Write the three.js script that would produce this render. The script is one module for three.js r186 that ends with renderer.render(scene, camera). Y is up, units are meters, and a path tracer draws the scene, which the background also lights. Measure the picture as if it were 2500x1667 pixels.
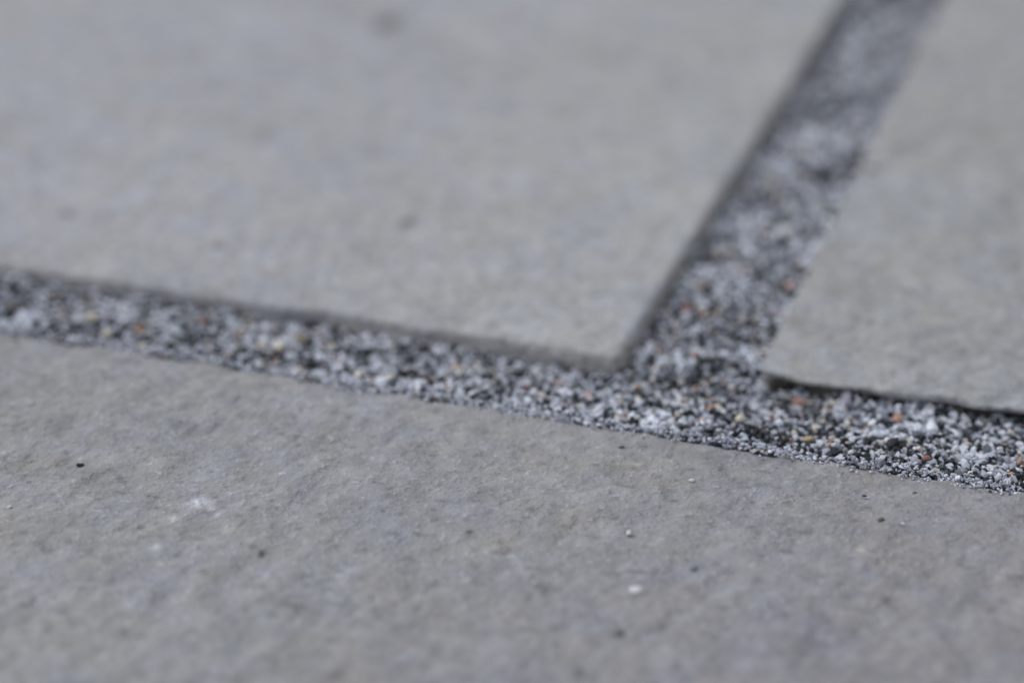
import * as THREE from 'three';
import { ConvexGeometry } from 'three/addons/geometries/ConvexGeometry.js';

// ------------------------------------------------------------------ camera, sky, sun, exposure
const scene = new THREE.Scene();
const camera = new THREE.PerspectiveCamera(17.216, 1024 / 682, 0.02, 200);
camera.position.set(0, 0.285, 0);
camera.rotation.set(-0.46833, 0, 0);
camera.focus = 0.561;
camera.userData.fStop = 4.0;
scene.add(camera);

const SUN_DIR = new THREE.Vector3(-0.62, 0.62, -0.48).normalize();
{ // even overcast sky: brighter overhead and towards the hidden sun, dimmer on the far side
  const w = 256, h = 128, d = new Float32Array(w * h * 4), v = new THREE.Vector3();
  for (let j = 0; j < h; j++) for (let i = 0; i < w; i++) {
    const th = Math.PI * (j + 0.5) / h - Math.PI / 2, ph = 2 * Math.PI * (i + 0.5) / w - Math.PI;
    v.set(Math.cos(th) * Math.cos(ph), Math.sin(th), Math.cos(th) * Math.sin(ph));
    const up = Math.max(0, v.y), s = v.dot(SUN_DIR);
    const L = 0.66 * (0.42 + 0.58 * up) * (1 + 0.38 * s);
    const k = 4 * (j * w + i);
    d[k] = L * 0.97; d[k + 1] = L * 1.0; d[k + 2] = L * 1.05; d[k + 3] = 1;
  }
  const t = new THREE.DataTexture(d, w, h, THREE.RGBAFormat, THREE.FloatType);
  t.mapping = THREE.EquirectangularReflectionMapping;
  t.magFilter = t.minFilter = THREE.LinearFilter; t.needsUpdate = true;
  scene.background = t; scene.environment = t;
}
const sun = new THREE.DirectionalLight(new THREE.Color(1, 0.975, 0.94), 1.3);
sun.position.copy(SUN_DIR).multiplyScalar(3); sun.target.position.set(0, 0, -0.55);
sun.castShadow = true; sun.shadow.radius = 45; sun.shadow.mapSize.set(2048, 2048);
Object.assign(sun.shadow.camera, { left: -1, right: 1, top: 1, bottom: -1, near: 0.5, far: 6 });
scene.add(sun, sun.target);

const renderer = new THREE.WebGLRenderer({ antialias: true });
renderer.setSize(1024, 682);
renderer.toneMapping = THREE.LinearToneMapping;
renderer.toneMappingExposure = 1.04;
renderer.shadowMap.enabled = true;

// ------------------------------------------------------------------ helpers
function rng(seed) { let a = seed >>> 0; return () => { a = (a + 0x6D2B79F5) >>> 0; let t = a; t = Math.imul(t ^ (t >>> 15), t | 1); t ^= t + Math.imul(t ^ (t >>> 7), t | 61); return ((t ^ (t >>> 14)) >>> 0) / 4294967296; }; }
const clamp = (x, a = 0, b = 1) => Math.min(b, Math.max(a, x));
const smooth = (a, b, x) => { const t = clamp((x - a) / (b - a)); return t * t * (3 - 2 * t); };
const lerp = (a, b, t) => a + (b - a) * t;
function hash(x, y, s) { let h = Math.imul(x, 374761393) ^ Math.imul(y, 668265263) ^ Math.imul(s, 1442695041); h = Math.imul(h ^ (h >>> 13), 1274126177); h ^= h >>> 16; h = Math.imul(h, 2246822519); return ((h ^ (h >>> 15)) >>> 0) / 4294967296 * 2 - 1; }
// value noise in -1..1, optionally wrapping after n cells
function noise(x, y, s, n = 0) {
  let xi = Math.floor(x), yi = Math.floor(y); const fx = x - xi, fy = y - yi;
  let x1 = xi + 1, y1 = yi + 1;
  if (n) { xi = ((xi % n) + n) % n; yi = ((yi % n) + n) % n; x1 = ((x1 % n) + n) % n; y1 = ((y1 % n) + n) % n; }
  const u = fx * fx * fx * (fx * (fx * 6 - 15) + 10), v = fy * fy * fy * (fy * (fy * 6 - 15) + 10);
  return lerp(lerp(hash(xi, yi, s), hash(x1, yi, s), u), lerp(hash(xi, y1, s), hash(x1, y1, s), u), v);
}
const fbm = (x, y, s, o = 4) => { let r = 0, a = 0.5; for (let i = 0; i < o; i++) { r += a * noise(x, y, s + i * 17); x = x * 2.03 + 11.3; y = y * 2.03 - 4.7; a *= 0.5; } return r; };
const MM = 0.001;
// The joints run along two square axes: a (to the right) and b (away); the origin is the left slab's sharp corner.
const TURN = -0.3177, OX = 0.0293, OZ = -0.5538, CT = Math.cos(TURN), ST = Math.sin(TURN);
const toWorld = (a, y, b) => new THREE.Vector3(OX + a * MM * CT - b * MM * ST, y * MM, OZ - a * MM * ST - b * MM * CT);
const BED = -14;       // mm: the sand bed under slabs and chippings

function tag(o, label, category, kind, group) {
  o.userData = { label };
  if (category) o.userData.category = category;
  if (kind) o.userData.kind = kind;
  if (group) o.userData.group = group;
  return o;
}
const used = {};
function add(o, name) { const n = used[name] = (used[name] ?? -1) + 1; o.name = n ? `${name}_${String(n).padStart(3, '0')}` : name; o.traverse(m => { m.castShadow = m.receiveShadow = true; }); scene.add(o); return o; }

// ------------------------------------------------------------------ stone material: fine sandy grain, no light or shade in its maps
const TILE = 0.36, N = 2048;
const grainMap = (() => {
  const col = new Uint8Array(N * N * 4), hgt = new Uint8Array(N * N * 4);
  const cells = mm => Math.round(TILE * 1000 / mm);
  const c05 = cells(0.55), c1 = cells(1.1), c2 = cells(2.3), c6 = cells(6), c14 = cells(14), c3 = cells(3.4);
  for (let j = 0; j < N; j++) for (let i = 0; i < N; i++) {
    const u = i / N, v = j / N;
    const f05 = noise(u * c05, v * c05, 1, c05), f1 = noise(u * c1, v * c1, 2, c1), f2 = noise(u * c2, v * c2, 3, c2);
    const f6 = noise(u * c6, v * c6, 4, c6), f14 = noise(u * c14, v * c14, 5, c14), g6 = noise(u * c6, v * c6, 6, c6), g3 = noise(u * c3, v * c3, 8, c3), g14 = noise(u * c14, v * c14, 9, c14);
    const h = 0.5 + 0.17 * f05 + 0.2 * f1 + 0.13 * f2 + 0.0 * f6;
    let L = 1 + 0.025 * f05 + 0.035 * f1 + 0.038 * f2 + 0.04 * g3 + 0.02 * f6 + 0.015 * f14;
    if (f1 > 0.72 && f05 > 0.1) L += 0.10;                    // pale sand grains
    if (f2 < -0.78) L -= 0.08;                                 // dark grains
    const tint = clamp(0.4 * g14 + 0.4 * g6 + 0.25 * noise(u * c3 + 0.5, v * c3, 12, c3), -1, 1); // bluish against warm grey
    const k = 4 * (j * N + i), q = x => Math.round(255 * clamp(x));
    const base = 0.80;
    col[k] = q(base * L * (0.993 - 0.017 * tint)); col[k + 1] = q(base * L * (1 + 0.001 * tint)); col[k + 2] = q(base * L * (1.022 + 0.034 * tint)); col[k + 3] = 255;
    hgt[k] = hgt[k + 1] = hgt[k + 2] = q(h); hgt[k + 3] = 255;
  }
  const mk = (d, srgb) => { const t = new THREE.DataTexture(d, N, N, THREE.RGBAFormat); t.wrapS = t.wrapT = THREE.RepeatWrapping; t.magFilter = THREE.LinearFilter; t.minFilter = THREE.LinearMipmapLinearFilter; t.generateMipmaps = true; if (srgb) t.colorSpace = THREE.SRGBColorSpace; t.needsUpdate = true; return t; };
  return { col: mk(col, true), hgt: mk(hgt, false) };
})();
const stone = new THREE.MeshStandardMaterial({ name: 'grey sandy stone', vertexColors: true, map: grainMap.col, bumpMap: grainMap.hgt, bumpScale: 0.00055, roughness: 0.86 });

// ------------------------------------------------------------------ ground
{
  const g = new THREE.PlaneGeometry(120, 120, 1, 1); g.rotateX(-Math.PI / 2);
  const uv = g.attributes.uv; for (let i = 0; i < uv.count; i++) uv.setXY(i, uv.getX(i) * 120 / TILE, uv.getY(i) * 120 / TILE);
  const m = new THREE.MeshStandardMaterial({ name: 'sand bed', color: new THREE.Color(0.16, 0.16, 0.165), map: grainMap.col, bumpMap: grainMap.hgt, bumpScale: 0.0008, roughness: 0.95 });
  const o = new THREE.Mesh(g, m); o.position.y = BED * MM;
  tag(add(o, 'ground'), 'dark sandy bed under the grey slabs and the gravel between them', null, 'structure');
}

// ------------------------------------------------------------------ slabs
// grid lines between lo and hi: crowded at the edges and inside [d0, d1]
function lines(lo, hi, d0, d1, step) {
  const r = [0, 0.08, 0.25, 0.5, 0.85, 1.3, 1.9, 2.6], L = [];
  for (const e of r) L.push(lo + e);
  let x = lo + 2.6;
  while (x < hi - 3.4) { const out = x < d0 ? d0 - x : x > d1 ? x - d1 : 0; x += Math.min(step + out * 0.25, 25); if (out > 0 && x - d0 > 0 && L[L.length - 1] < d0) x = d0; if (x < hi - 2.9) L.push(x); }
  for (const e of r.slice().reverse()) L.push(hi - e);
  return L;
}
// spec: lo/hi corners in mm on the joint axes, dense window, corner radii, height(a,b), edge(a,b,side), tint(a,b)
function makeSlab(s) {
  const A = lines(s.a0, s.a1, s.da0, s.da1, s.step), B = lines(s.b0, s.b1, s.db0, s.db1, s.step);
  const nx = A.length, ny = B.length, pos = [], uvs = [], col = [], idx = [];
  const ca = (s.a0 + s.a1) / 2, cb = (s.b0 + s.b1) / 2;
  function shape(a, b) { // square corner -> rounded corner
    for (const [xa, sx, xb, sy, R] of s.corners || []) {
      const p = (a - xa) * sx, q = (b - xb) * sy;
      if (p < R && q < R && p >= 0 && q >= 0) { const u = 1 - p / R, v = 1 - q / R; const X = u * Math.sqrt(1 - v * v / 2), Y = v * Math.sqrt(1 - u * u / 2); return [xa + sx * R * (1 - X), xb + sy * R * (1 - Y)]; }
    }
    return [a, b];
  }
  const rim = s.rim;
  function put(a, b, y, out) {
    let [x, z] = shape(a, b);
    const ea = Math.min(a - s.a0, s.a1 - a), eb = Math.min(b - s.b0, s.b1 - b);
    // wandering edges
    let wa = 0, wb = 0;
    if (ea < 30) { const side = a - s.a0 < s.a1 - a ? -1 : 1; wa = side * s.edge(b, side < 0 ? 0 : 1) * Math.exp(-ea / 5); if (ea < 0.01) wa += side * out; }
    if (eb < 30) { const side = b - s.b0 < s.b1 - b ? -1 : 1; wb = side * s.edge(a, side < 0 ? 2 : 3) * Math.exp(-eb / 5); if (eb < 0.01) wb += side * out; }
    pos.push((x + wa - ca) * MM, (y - BED) * MM, -(z + wb - cb) * MM);
    uvs.push((x * MM + s.uv[0]) / TILE, (z * MM + s.uv[1] + (out ? y * MM : 0)) / TILE);
    const t = s.tint(x, z, y); col.push(t[0], t[1], t[2]);
  }
  for (let j = 0; j < ny; j++) for (let i = 0; i < nx; i++) {
    const a = A[i], b = B[j], e = Math.min(a - s.a0, s.a1 - a, b - s.b0, s.b1 - b);
    const r = rim * (1 + 0.45 * noise((a + b * 0.7) / 9, (a - b) / 9, 71));
    const drop = e < r ? r - Math.sqrt(Math.max(0, r * r - (r - e) * (r - e))) : 0;
    put(a, b, s.height(a, b) - drop, 0);
  }
  for (let j = 0; j < ny - 1; j++) for (let i = 0; i < nx - 1; i++) { const k = j * nx + i; idx.push(k, k + 1, k + nx, k + 1, k + nx + 1, k + nx); }
  // sides: rings round the border, going down to the underside
  const ring = []; for (let i = 0; i < nx; i++) ring.push([i, 0]); for (let j = 1; j < ny; j++) ring.push([nx - 1, j]); for (let i = nx - 2; i >= 0; i--) ring.push([i, ny - 1]); for (let j = ny - 2; j > 0; j--) ring.push([0, j]);
  const n = ring.length, levels = s.levels; let prev = ring.map(([i, j]) => j * nx + i);
  for (const yl of levels) {
    const cur = [];
    ring.forEach(([i, j]) => {
      const a = A[i], b = B[j]; cur.push(pos.length / 3);
      const rough = 0.22 * noise((a + b) / 2.2, yl / 1.6, 91) + 0.5 * noise((a + b) / 9, yl / 4, 92);
      put(a, b, yl + 0.15 * noise(a / 3, b / 3, 93), s.face(a, b, yl) + rough);
    });
    for (let k = 0; k < n; k++) { const k2 = (k + 1) % n; idx.push(prev[k], cur[k], prev[k2], prev[k2], cur[k], cur[k2]); }
    prev = cur;
  }
  const c = pos.length / 3; pos.push(0, (levels[levels.length - 1] - BED) * MM, 0); uvs.push(0, 0); col.push(0.4, 0.4, 0.4);
  for (let k = 0; k < n; k++) idx.push(prev[k], c, prev[(k + 1) % n]);
  const g = new THREE.BufferGeometry();
  g.setAttribute('position', new THREE.Float32BufferAttribute(pos, 3)); g.setAttribute('uv', new THREE.Float32BufferAttribute(uvs, 2)); g.setAttribute('color', new THREE.Float32BufferAttribute(col, 3));
  g.setIndex(idx); g.computeVertexNormals();
  const o = new THREE.Mesh(g, stone), p = toWorld(ca, BED, cb);
  o.position.copy(p); o.rotation.y = TURN;
  return o;
}
// blemishes: [a, b, radius, strength] soft pale or dark marks in the stone itself
const blem = (list, x, z) => { let t = 0; for (const [a, b, ra, rb, k] of list) { const u = (x - a) / ra, v = (z - b) / rb, q = u * u + v * v; if (q < 6) t += k * Math.exp(-q * 1.2) * (1 + 0.7 * noise(x / 0.9, z / 1.3, 55)); } return t; };
function tinted(L, x, z, seed, y, cool = 1, side = 1) {
  const m = fbm(x / 45, z / 45, seed, 3), w = fbm(x / 60 + 9, z / 60, seed + 5, 3);
  let k = Math.max(0.05, L) * (1 + 0.07 * m) * (1 + 0.04 * noise(x / 2.1, z / 3.2, seed + 40) + 0.05 * noise(x / 5.5, z / 9, seed + 41));
  let r = k * (0.998 - 0.012 * w), g = k, b = k * (1 + 0.014 * cool + 0.022 * w);
  if (y < -1.2) { const d = smooth(-1.0, -4, y) * side; r *= lerp(1, 0.60, d); g *= lerp(1, 0.56, d); b *= lerp(1, 0.48, d); } // browner lower face, its shade painted in towards the bottom
  return [r, g, b];
}
const along = (x, z, sx, sz, ang, seed) => { const c = Math.cos(ang), s = Math.sin(ang); return noise((x * c - z * s) / sx, (x * s + z * c) / sz, seed); };

const MARKS_LEFT = [[-162.9, 246.4, 5.5, 9, -0.45], [-87.3, 67.6, 2.1, 3.6, -0.52], [-136.4, 33.1, 1.7, 2.6, -0.36], [-191.5, 41.2, 2, 3, -0.36], [-102.6, 98.4, 2.4, 4, -0.16], [-19.3, 31.4, 1.4, 2.2, 0.24], [-160, 126, 4, 7, -0.07], [-76.7, 105, 5, 8, 0.05], [-60, 12, 1.4, 2, -0.2], [-40, 22, 1.6, 2.4, -0.15], [-70, 40, 3, 5, 0.06], [-112, 20, 1.4, 2.4, -0.14]];
const MARKS_RIGHT = [[70.5, 29.3, 1.1, 1.8, 0.26], [49, 60, 1.6, 2.4, -0.13], [62, 44, 1.4, 2.2, -0.16], [58, 38, 1.3, 2, -0.14], [79, 41, 1.6, 2.4, -0.16], [90, 35, 1.3, 2, -0.13], [48, 176, 2.6, 4, -0.2], [64.6, 200, 4, 6, -0.03], [110, 60, 6, 12, 0.03]];
const MARKS_NEAR = [[-76.5, -107.5, 2.62, 2.38, 0.375], [-73.5, -106.8, 1.25, 1.75, 0.25], [-69.8, -110.7, 1.12, 2.12, 0.237], [-79, -115.8, 1.12, 1.5, 0.25], [-64.8, -116.5, 1, 2.25, 0.15], [-77.2, -129.4, 1, 1.5, 0.213], [-47.5, -133, 1.5, 2, 0.15], [-52.7, -123.4, 0.938, 1.62, -0.33], [-103, -136.7, 0.875, 1.25, -0.255], [-8.9, -99.5, 1, 1.5, -0.285], [46.3, -98.2, 1, 1.5, -0.39], [37.2, -129.6, 1.38, 2, -0.36], [30.3, -102.5, 1, 1.38, 0.188], [32.7, -146.8, 1.5, 2, -0.255], [-16.9, -164.8, 1.62, 2.25, -0.225], [81.3, -76.7, 0.875, 1.38, 0.275], [-95.4, -96.9, 2.5, 6, 0.09], [-107.8, -96.4, 2, 7, 0.07], [-60, -150, 4, 10, 0.05], [12, -95, 1.4, 4, -0.09], [-20, -130, 4, 9, 0.04]];
const leftSlab = makeSlab({
  a0: -620, a1: 0, b0: 0.6, b1: 620, da0: -330, da1: 0, db0: 0, db1: 430, step: 0.95, rim: 2.1, uv: [0.11, 0.05], levels: [-2.2, -3.2, -4.4, -6, -8, -10.5, -13.8],
  corners: [[0, -1, 0.6, 1, 2.6]],
  height: (a, b) => 0.45 * fbm(a / 30, b / 30, 301) + 0.16 * along(a, b, 3, 7, 0.2, 302) + 0.15 * noise(a / 1.9, b / 2.4, 303),
  edge: (t, side) => (side === 1 ? 0.55 * fbm(t / 22, 7.3, 311, 4) : 1.0 * fbm(t / 26, side * 7 + 0.3, 311, 4)) + (side === 2 ? -0.9 * Math.exp(-(((t + 86) / 9) ** 2)) + 0.5 * Math.exp(-(((t + 60) / 7) ** 2)) : 0),
  face: (a, b, y) => 0.28 * Math.min(0, y + 1.5) * -0.7,
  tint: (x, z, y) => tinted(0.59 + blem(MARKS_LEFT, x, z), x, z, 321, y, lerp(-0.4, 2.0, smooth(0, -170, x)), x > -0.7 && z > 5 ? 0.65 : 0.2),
});
const rightSlab = makeSlab({
  a0: 38.1, a1: 640, b0: 3.4, b1: 620, da0: 38, da1: 190, db0: 3, db1: 420, step: 0.9, rim: 1.1, uv: [0.27, 0.21], levels: [-1.5, -2.2, -3.2, -4.4, -6, -8, -10.5, -13.8],
  corners: [[38.1, 1, 3.4, 1, 5.6]],
  height: (a, b) => {
    let h = 0.5 * fbm(a / 26, b / 26, 401) + 0.45 * along(a, b, 8, 17, 0.3, 406) + 0.6 * along(a, b, 4, 8, 0.5, 407) * smooth(60, 95, a) * smooth(60, 20, b) + 0.18 * along(a, b, 3.4, 8, 0.25, 402) + 0.14 * along(a, b, 1.6, 3, 0.4, 403);
    const edge = 96 + (b - 3.4) * 1.55 + 2.2 * noise(b / 4, 0, 404);                     // a flaked layer at the front edge
    h -= 0.9 * smooth(edge - 0.9, edge + 0.9, a) * smooth(26, 14, b) * smooth(3.4, 8, b);
    const q = Math.hypot((a - 153) / 1.0, (b - 128) / 1.0) + 3 * noise(a / 14, b / 16, 405) + 1.5 * noise(a / 5, b / 6, 408);  // a lower layer beyond a split ridge further back
    h -= 1.35 * smooth(74, 63, q) * smooth(215, 160, b) * smooth(60, 84, b);
    return h;
  },
  edge: (t, side) => (side === 2 ? -0.9 * smooth(84, 104, t) + 0.9 * fbm(t / 24, 3.1, 411, 4) + 0.7 * noise(t / 11, 2, 412) : 0.9 * fbm(t / 30, side * 5 + 0.7, 413, 4)),
  face: (a, b, y) => { const front = b < 4; return front && y < -1.4 ? -5.5 * smooth(-1.5, -3.6, y) * smooth(40, 44.5, a) * (0.75 + 0.25 * noise(a / 14, 0, 414)) : 0; },
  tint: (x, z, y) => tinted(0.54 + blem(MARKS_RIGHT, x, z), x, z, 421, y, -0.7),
});
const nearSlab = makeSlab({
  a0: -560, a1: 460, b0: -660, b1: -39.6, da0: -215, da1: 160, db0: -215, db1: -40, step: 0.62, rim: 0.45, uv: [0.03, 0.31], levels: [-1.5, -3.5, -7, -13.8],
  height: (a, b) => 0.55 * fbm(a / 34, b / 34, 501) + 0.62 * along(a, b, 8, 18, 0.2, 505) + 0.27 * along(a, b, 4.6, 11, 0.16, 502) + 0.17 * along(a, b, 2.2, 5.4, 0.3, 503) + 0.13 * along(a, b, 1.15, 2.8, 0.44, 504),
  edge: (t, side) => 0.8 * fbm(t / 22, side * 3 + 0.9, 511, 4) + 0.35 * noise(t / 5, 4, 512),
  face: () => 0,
  tint: (x, z, y) => { const c = tinted(0.478 + blem(MARKS_NEAR, x, z), x, z, 521, y, 1.1), q = smooth(-90, 130, x - 0.5 * (z + 120)); return [c[0] * (1 - 0.06 * q), c[1] * (1 - 0.095 * q), c[2] * (1 - 0.085 * q)]; },  // mauve stone shift; light fall-off towards the right front painted into the colour
});
tag(add(leftSlab, 'paving_slab'), 'pale grey slab with the sharp corner where the two gravel joints meet', 'paving slab', 'thing');
tag(add(rightSlab, 'paving_slab'), 'grey slab with a rounded corner over a dark hollow, across the short joint', 'paving slab', 'thing');
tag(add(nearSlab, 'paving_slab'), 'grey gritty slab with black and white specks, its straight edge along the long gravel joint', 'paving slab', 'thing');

// ------------------------------------------------------------------ gravel between the slabs
// a height map on the joint axes takes grains one by one, each landing on those below it
const CELL = 0.35, GA0 = -270, GA1 = 215, GB0 = -44, GB1 = 385;
const gw = Math.round((GA1 - GA0) / CELL), gh = Math.round((GB1 - GB0) / CELL), top = new Float32Array(gw * gh).fill(BED);
for (let j = 0; j < gh; j++) if (GB0 + j * CELL < -39.6) top.fill(0.1, j * gw, (j + 1) * gw);   // the near slab's top
const inJoint = (a, b) => (b > -39.3 && b < 0.4 && a > GA0 + 2 && a < GA1 - 2) || (a > 0 && a < 38.4 && b >= 0 && b < GB1 - 3) || (b < 7 && b >= 0 && a > 38 && a < GA1 - 2);
function target(a, b) { // level of the gravel, mm
  const w = 0.9 * noise(a / 11, b / 11, 601) + 0.6 * noise(a / 5, b / 5, 602);
  const back = a < 0 ? lerp(-4.0, -5.9, smooth(-150, 0, a)) : a > 38 ? lerp(-6.2, -3.6, smooth(50, 70, a)) - 0.9 * noise(a / 7, 1, 603) : -4.2;
  let y = lerp(-0.15, back, smooth(-37, a > 38 ? 3 : -3, b));
  if (a >= -6 && a <= 40 && b > -14) y = lerp(y, lerp(-5.7, lerp(-4.2, -0.9, smooth(2, 9, b)), smooth(0, 33, a)), smooth(-14, 4, b));
  return y + w * smooth(-40, -32, b);
}
const PAL = [ // linear colours of the chippings: [share, r, g, b, spread]
  [0.325, 0.016, 0.021, 0.028, 0.5], [0.13, 0.13, 0.145, 0.175, 0.4], [0.29, 0.44, 0.465, 0.55, 0.2], [0.21, 0.70, 0.735, 0.83, 0.10], [0.033, 0.60, 0.55, 0.48, 0.15], [0.012, 0.40, 0.26, 0.21, 0.3]];
const R = rng(20240611);
const shapes = [];
for (let v = 0; v < 40; v++) { // sharp crushed chips
  const sx = 0.75 + R() * 0.75, sy = 0.5 + R() * 0.4, sz = 0.7 + R() * 0.45, pts = [], n = 9 + Math.floor(R() * 5);
  for (let k = 0; k < n; k++) { const z = 1 - 2 * (k + 0.5) / n, t = k * 2.39996 + R() * 1.1, r = Math.sqrt(1 - z * z), q = 0.78 + 0.3 * R(); pts.push(new THREE.Vector3(r * Math.cos(t) * sx * q, z * sy * q, r * Math.sin(t) * sz * q)); }
  const g = new ConvexGeometry(pts); shapes.push(g.attributes.position.array);
}
const gp = [], gc = [], gn = [];
const M4 = new THREE.Matrix4(), Q = new THREE.Quaternion(), E3 = new THREE.Euler(), S3 = new THREE.Vector3(), V = [new THREE.Vector3(), new THREE.Vector3(), new THREE.Vector3()], NV = new THREE.Vector3(), E1 = new THREE.Vector3();
function land(a, b, r) { // mean and highest level under a disc, and the number of cells
  const i0 = Math.floor((a - GA0 - r) / CELL), i1 = Math.ceil((a - GA0 + r) / CELL), j0 = Math.floor((b - GB0 - r) / CELL), j1 = Math.ceil((b - GB0 + r) / CELL); let m = -99, s = 0, n = 0;
  for (let j = Math.max(0, j0); j <= Math.min(gh - 1, j1); j++) for (let i = Math.max(0, i0); i <= Math.min(gw - 1, i1); i++) { const x = GA0 + (i + 0.5) * CELL - a, z = GB0 + (j + 0.5) * CELL - b; if (x * x + z * z > r * r) continue; const t = top[j * gw + i]; s += t; n++; if (t > m) m = t; }
  return { mean: s / Math.max(1, n), max: m };
}
function heap(a, b, r, yc, hy) {
  const i0 = Math.floor((a - GA0 - r) / CELL), i1 = Math.ceil((a - GA0 + r) / CELL), j0 = Math.floor((b - GB0 - r) / CELL), j1 = Math.ceil((b - GB0 + r) / CELL);
  for (let j = Math.max(0, j0); j <= Math.min(gh - 1, j1); j++) for (let i = Math.max(0, i0); i <= Math.min(gw - 1, i1); i++) { const x = GA0 + (i + 0.5) * CELL - a, z = GB0 + (j + 0.5) * CELL - b, q = (x * x + z * z) / (r * r); if (q > 1) continue; const t = yc + hy * Math.sqrt(1 - q); if (t > top[j * gw + i]) top[j * gw + i] = t; }
}
let grains = 0;
function grain(a, b, r, pale = 0) {
  const l = land(a, b, r * 0.75), y = Math.min(lerp(l.mean, l.max, 0.35) + r * 0.42, l.max + r * 0.6), p = toWorld(a, y, b);
  E3.set((R() - 0.5) * 1.5, R() * 6.283, (R() - 0.5) * 1.5); Q.setFromEuler(E3); S3.setScalar(r * MM); M4.compose(p, Q, S3);
  let t = R(), c = PAL[0]; if (pale && t < 0.955) t = R() < 0.8 ? 0.45 + 0.5 * R() : t; else if (t < 0.955) t = clamp(t + 0.42 * fbm(a / 12 + 40, b / 14, 651, 3) - 0.03 * smooth(30, 90, b), 0, 0.95); for (const q of PAL) { if (t < q[0]) { c = q; break; } t -= q[0]; }
  const k = 1 + (R() - 0.5) * 2 * c[4], wob = (R() - 0.5) * 0.05, s = shapes[Math.floor(R() * shapes.length)];
  for (let i = 0; i < s.length; i += 9) {
    for (let q = 0; q < 3; q++) { V[q].set(s[i + 3 * q], s[i + 3 * q + 1], s[i + 3 * q + 2]).applyMatrix4(M4); gp.push(V[q].x, V[q].y, V[q].z); }
    NV.subVectors(V[1], V[0]).cross(E1.subVectors(V[2], V[0])).normalize(); const f = k * (0.9 + 0.2 * R());
    for (let q = 0; q < 3; q++) { gn.push(NV.x, NV.y, NV.z); gc.push(c[1] * f * (1 + wob), c[2] * f, c[3] * f * (1 - wob)); }
  }
  heap(a, b, r * 0.92, y, r * 0.6); grains++;
}
function fill(cell, passes, sizeOf, below) {
  for (let pass = 0; pass < passes; pass++) for (let b = GB0; b < GB1; b += cell) for (let a = GA0; a < GA1; a += cell) {
    const x = a + R() * cell, z = b + R() * cell, q = R(), q2 = R(); if (!inJoint(x, z)) continue;
    let r = Math.min(sizeOf(q, q2), 0.95 + Math.max(0, z + 39.2) * 0.35);
    if (x > 0 && x < 38.4 && z > 4) r = Math.min(r, Math.max(0.6, Math.min(x + 0.6, 39 - x)));
    if (land(x, z, r * 0.75).mean + r * 0.55 > target(x, z) - below) continue;
    grain(x, z, r);
  }
}
fill(2.6, 6, q => 1.5 + 0.9 * q, 1.6);                                                  // coarse chippings below
fill(1.05, 6, (q, p) => p < 0.05 ? 1.5 + 0.7 * q : 0.5 + 0.95 * Math.pow(q, 1.4), 0);  // finer ones on top
// stray fine grains where the chippings meet, and spill over, the near slab's edge
for (let k = 0; k < 3000; k++) {
  const a = -215 + R() * 355, r = 0.3 + 0.62 * R() * R(), z = -38.6 + 1.8 * R() - 1.1 * Math.log(1 / (R() + 0.004)) * (0.75 + 0.6 * noise(a / 13, 0, 640));
  if (z > -42.8) grain(a, z, Math.min(r, z < -40.2 ? 0.5 : 1), 1);
}
{
  const g = new THREE.BufferGeometry();
  g.setAttribute('position', new THREE.Float32BufferAttribute(gp, 3)); g.setAttribute('normal', new THREE.Float32BufferAttribute(gn, 3)); g.setAttribute('color', new THREE.Float32BufferAttribute(gc, 3));
  const m = new THREE.MeshStandardMaterial({ name: 'crushed granite chippings', vertexColors: true, roughness: 0.7 });
  tag(add(new THREE.Mesh(g, m), 'gravel'), 'salt and pepper crushed stone gravel filling the joints between the slabs', 'gravel', 'stuff');
  console.log('grains', grains, 'triangles', gp.length / 9);
}


// ------------------------------------------------------------------ single stones that stand out
function stoneShape(seed, sx, sy, sz) { // a small worn chip: a faceted ball pushed out of round
  const r = rng(seed), g = new THREE.IcosahedronGeometry(1, 2), p = g.attributes.position, dirs = [];
  for (let k = 0; k < 9; k++) { const z = 2 * r() - 1, t = 6.283 * r(), q = Math.sqrt(1 - z * z); dirs.push([q * Math.cos(t), z, q * Math.sin(t), 0.62 + 0.3 * r()]); }
  for (let i = 0; i < p.count; i++) { let x = p.getX(i), y = p.getY(i), z = p.getZ(i), m = 1; for (const [a, b, c, d] of dirs) { const t = x * a + y * b + z * c; if (t > 0) m = Math.min(m, d / t); } m = Math.min(m, 1); p.setXYZ(i, x * m * sx, y * m * sy, z * m * sz); }
  g.computeVertexNormals(); return g;
}
const HUE = { black: [0.022, 0.024, 0.028], dark: [0.115, 0.118, 0.122], white: [0.58, 0.61, 0.63], cream: [0.62, 0.57, 0.48], orange: [0.42, 0.235, 0.18], red: [0.29, 0.13, 0.115], pink: [0.58, 0.38, 0.33], brown: [0.20, 0.10, 0.075], ochre: [0.37, 0.285, 0.185], blue: [0.14, 0.17, 0.24] };
const stoneMats = {};
for (const h in HUE) stoneMats[h] = new THREE.MeshStandardMaterial({ name: h + ' stone', color: new THREE.Color().setRGB(...HUE[h]), roughness: 0.7 });
let seed = 900;
function single(name, label, category, group, hue, a, b, y, r, l = 1.25, turn = 0.6) {
  const o = new THREE.Mesh(stoneShape(seed++, r * l * MM, r * 0.72 * MM, r * MM), stoneMats[hue]);
  o.position.copy(toWorld(a, y, b)); o.rotation.set(0.25 * Math.sin(seed), turn, 0.25 * Math.cos(seed * 2));
  tag(add(o, name), label, category, null, group);
}
const inGravel = (label, hue, a, b, r, l, turn) => { const t = land(a, b, r * 0.8); single('pebble', label, 'pebble', 'stones that stand out in the gravel', hue, a, b, lerp(t.mean, t.max, 0.6) + r * 0.22, r, l, turn); };
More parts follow.
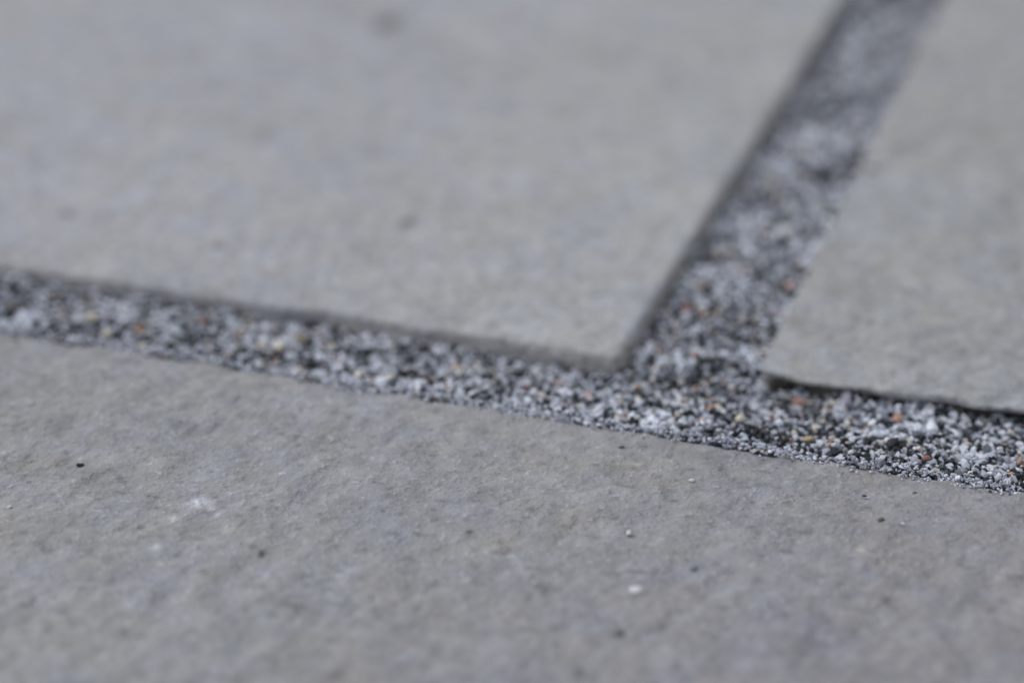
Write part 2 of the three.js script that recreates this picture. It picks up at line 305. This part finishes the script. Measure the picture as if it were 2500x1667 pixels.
const onSlab = (label, hue, a, b, r, l, turn, y = 0.1) => single('stone_chip', label, 'stone chip', 'loose chips lying on the slabs', hue, a, b, y + r * 0.18, r, l, turn);
// along the long joint, left to right
inGravel('cream pebble near the left end of the long joint, the farther of two pale ones', 'cream', -151.7, -20.7, 1.7, 1.2, 0.2);
inGravel('cream pebble near the left end of the long joint, against the near slab edge', 'cream', -140.9, -31.7, 1.4, 1.3, 0.5);
inGravel('brown pebble in the left part of the long joint, lower right of the cream ones', 'brown', -134, -23.7, 1.4, 1.3, 1.1);
inGravel('orange red pebble in the left part of the long joint, under the sharp cornered slab', 'orange', -121.7, -10, 1.3, 1.1, 0.3);
inGravel('yellowish cream pebble left of the middle of the long joint, beside an orange one', 'cream', -91.5, -24, 1.6, 1.2, 0.9);
inGravel('dull orange pebble above the yellowish cream one in the long joint', 'ochre', -88.4, -15.9, 1.2, 1.3, 0.1);
inGravel('black pebble tucked under the edge of the sharp cornered slab, left of middle', 'black', -92.1, -2.2, 1.7, 1.5, 0.4);
inGravel('pinkish cream pebble in the middle of the long joint, near the gritty slab', 'cream', -55.6, -31.2, 1.3, 1.4, 0.7);
inGravel('deep red pebble in the long joint, left of the slab corner', 'red', -20.8, -17.7, 1.0, 1.3, 0.6);
inGravel('pink pebble in the long joint, just below the sharp slab corner', 'pink', -14, -9.5, 1.0, 1.2, 0.2);
inGravel('pale orange pebble below the sharp slab corner, right of the deep red one', 'pink', -3.5, -17.5, 1.0, 1.2, 1.2);
inGravel('ochre pebble where the two joints meet, nearest the sharp slab corner', 'ochre', 8.5, -9.5, 1.0, 1.2, 0.2);
inGravel('small orange pebble in the long joint below the crossing', 'orange', 30.5, -17.2, 0.9, 1.4, 0.8);
inGravel('cream pebble in the long joint, below the rounded slab corner', 'cream', 39.7, -21.8, 1.3, 1.2, 0.5);
inGravel('bright orange pebble in front of the dark hollow under the rounded corner', 'orange', 51.4, -2.6, 1.35, 1.5, -0.4);
inGravel('dusky red pebble below the bright orange one by the hollow', 'red', 47.3, -18, 0.9, 1.1, 0.4);
inGravel('ochre pebble at the near slab edge, right of the crossing', 'ochre', 59.2, -29.3, 1.3, 1.5, -0.3);
inGravel('black flake lying flat in the right part of the long joint', 'black', 80.4, -24.3, 1.7, 1.7, 0.9);
inGravel('salmon pink pebble standing upright in the right part of the long joint', 'orange', 78.5, -4.6, 1.3, 1.5, 1.5);
inGravel('rusty red pebble at the near slab edge, right of the black flake', 'red', 89.8, -30.6, 0.9, 1.4, 0.3);
inGravel('bluish pebble against the front edge of the rounded slab', 'blue', 73.8, 0.4, 1.3, 1.3, 0.3);
// up the short joint
inGravel('orange pebble in the short joint, close beyond the crossing', 'orange', 19.5, 9.2, 1.1, 1.2, 0.8);
inGravel('dull red pebble in the short joint, close to the sharp slab corner', 'red', 8, 16.4, 1.0, 1.2, 0.5);
inGravel('red pebble lying beside the long side of the sharp cornered slab', 'red', 9, 41.5, 1.5, 1.2, 0.2);
inGravel('tan pebble beside the sharp cornered slab, beyond the red one', 'ochre', 9, 59.8, 1.3, 1.4, 0.9);
inGravel('pinkish pebble at the rounded slab side of the short joint', 'pink', 36, 59.6, 1.4, 1.2, 0.9);
inGravel('pale pebble far up the short joint, brightest of the blurred ones', 'white', 26, 98, 2.4, 1.5, 0.4);
// on the slabs
onSlab('black chip lying alone on the left part of the gritty slab', 'black', -112.5, -100.2, 0.85, 1.5, 0.35);
onSlab('largest white chip on the gritty slab, right of its middle', 'white', 36.4, -112.2, 1.6, 1.3, -0.2, 0.2);
onSlab('pale green grey chip above the largest white chip on the gritty slab', 'white', 27.7, -88.1, 0.75, 1.1, 1.3);
onSlab('small bright white chip on the gritty slab, below the crossing of the joints', 'white', 36, -59.4, 0.75, 1.2, 0.4);
onSlab('tiny orange chip on the gritty slab, above the lone black chip', 'orange', -127.3, -74.1, 0.55, 1.2, 0.6);
onSlab('tiny red chip on the gritty slab, close to the long joint', 'brown', -31.2, -45.8, 0.5, 1.2, 0.4);
onSlab('dark chip on the gritty slab, close to its edge below the crossing', 'dark', 14.7, -48.6, 0.65, 1.4, 0.5);
onSlab('dark chip at the right of the gritty slab, left of its two neighbours', 'dark', 78.1, -53.3, 0.6, 1.3, 0.3);
onSlab('dark chip at the right of the gritty slab, nearest the gravel', 'dark', 89.7, -48.4, 0.65, 1.4, 0.6);
onSlab('dark chip at the right of the gritty slab, beside a white one', 'dark', 84.1, -63.3, 0.75, 1.3, 0.6);
onSlab('small white chip at the right of the gritty slab, beside a dark one', 'white', 89.5, -63.6, 0.55, 1.2, 0.2);
onSlab('white chip at the far left of the gritty slab, below the black chip', 'white', -119.6, -123.8, 0.65, 1.1, 0.2);
onSlab('dark greenish chip on the gritty slab edge at the far left', 'dark', -163.2, -43, 0.8, 1.3, 0.2);
onSlab('dark chip on the rounded slab, by its edge along the short joint', 'dark', 42.9, 155.8, 1.5, 1.3, 0.4, 0);

renderer.render(scene, camera);
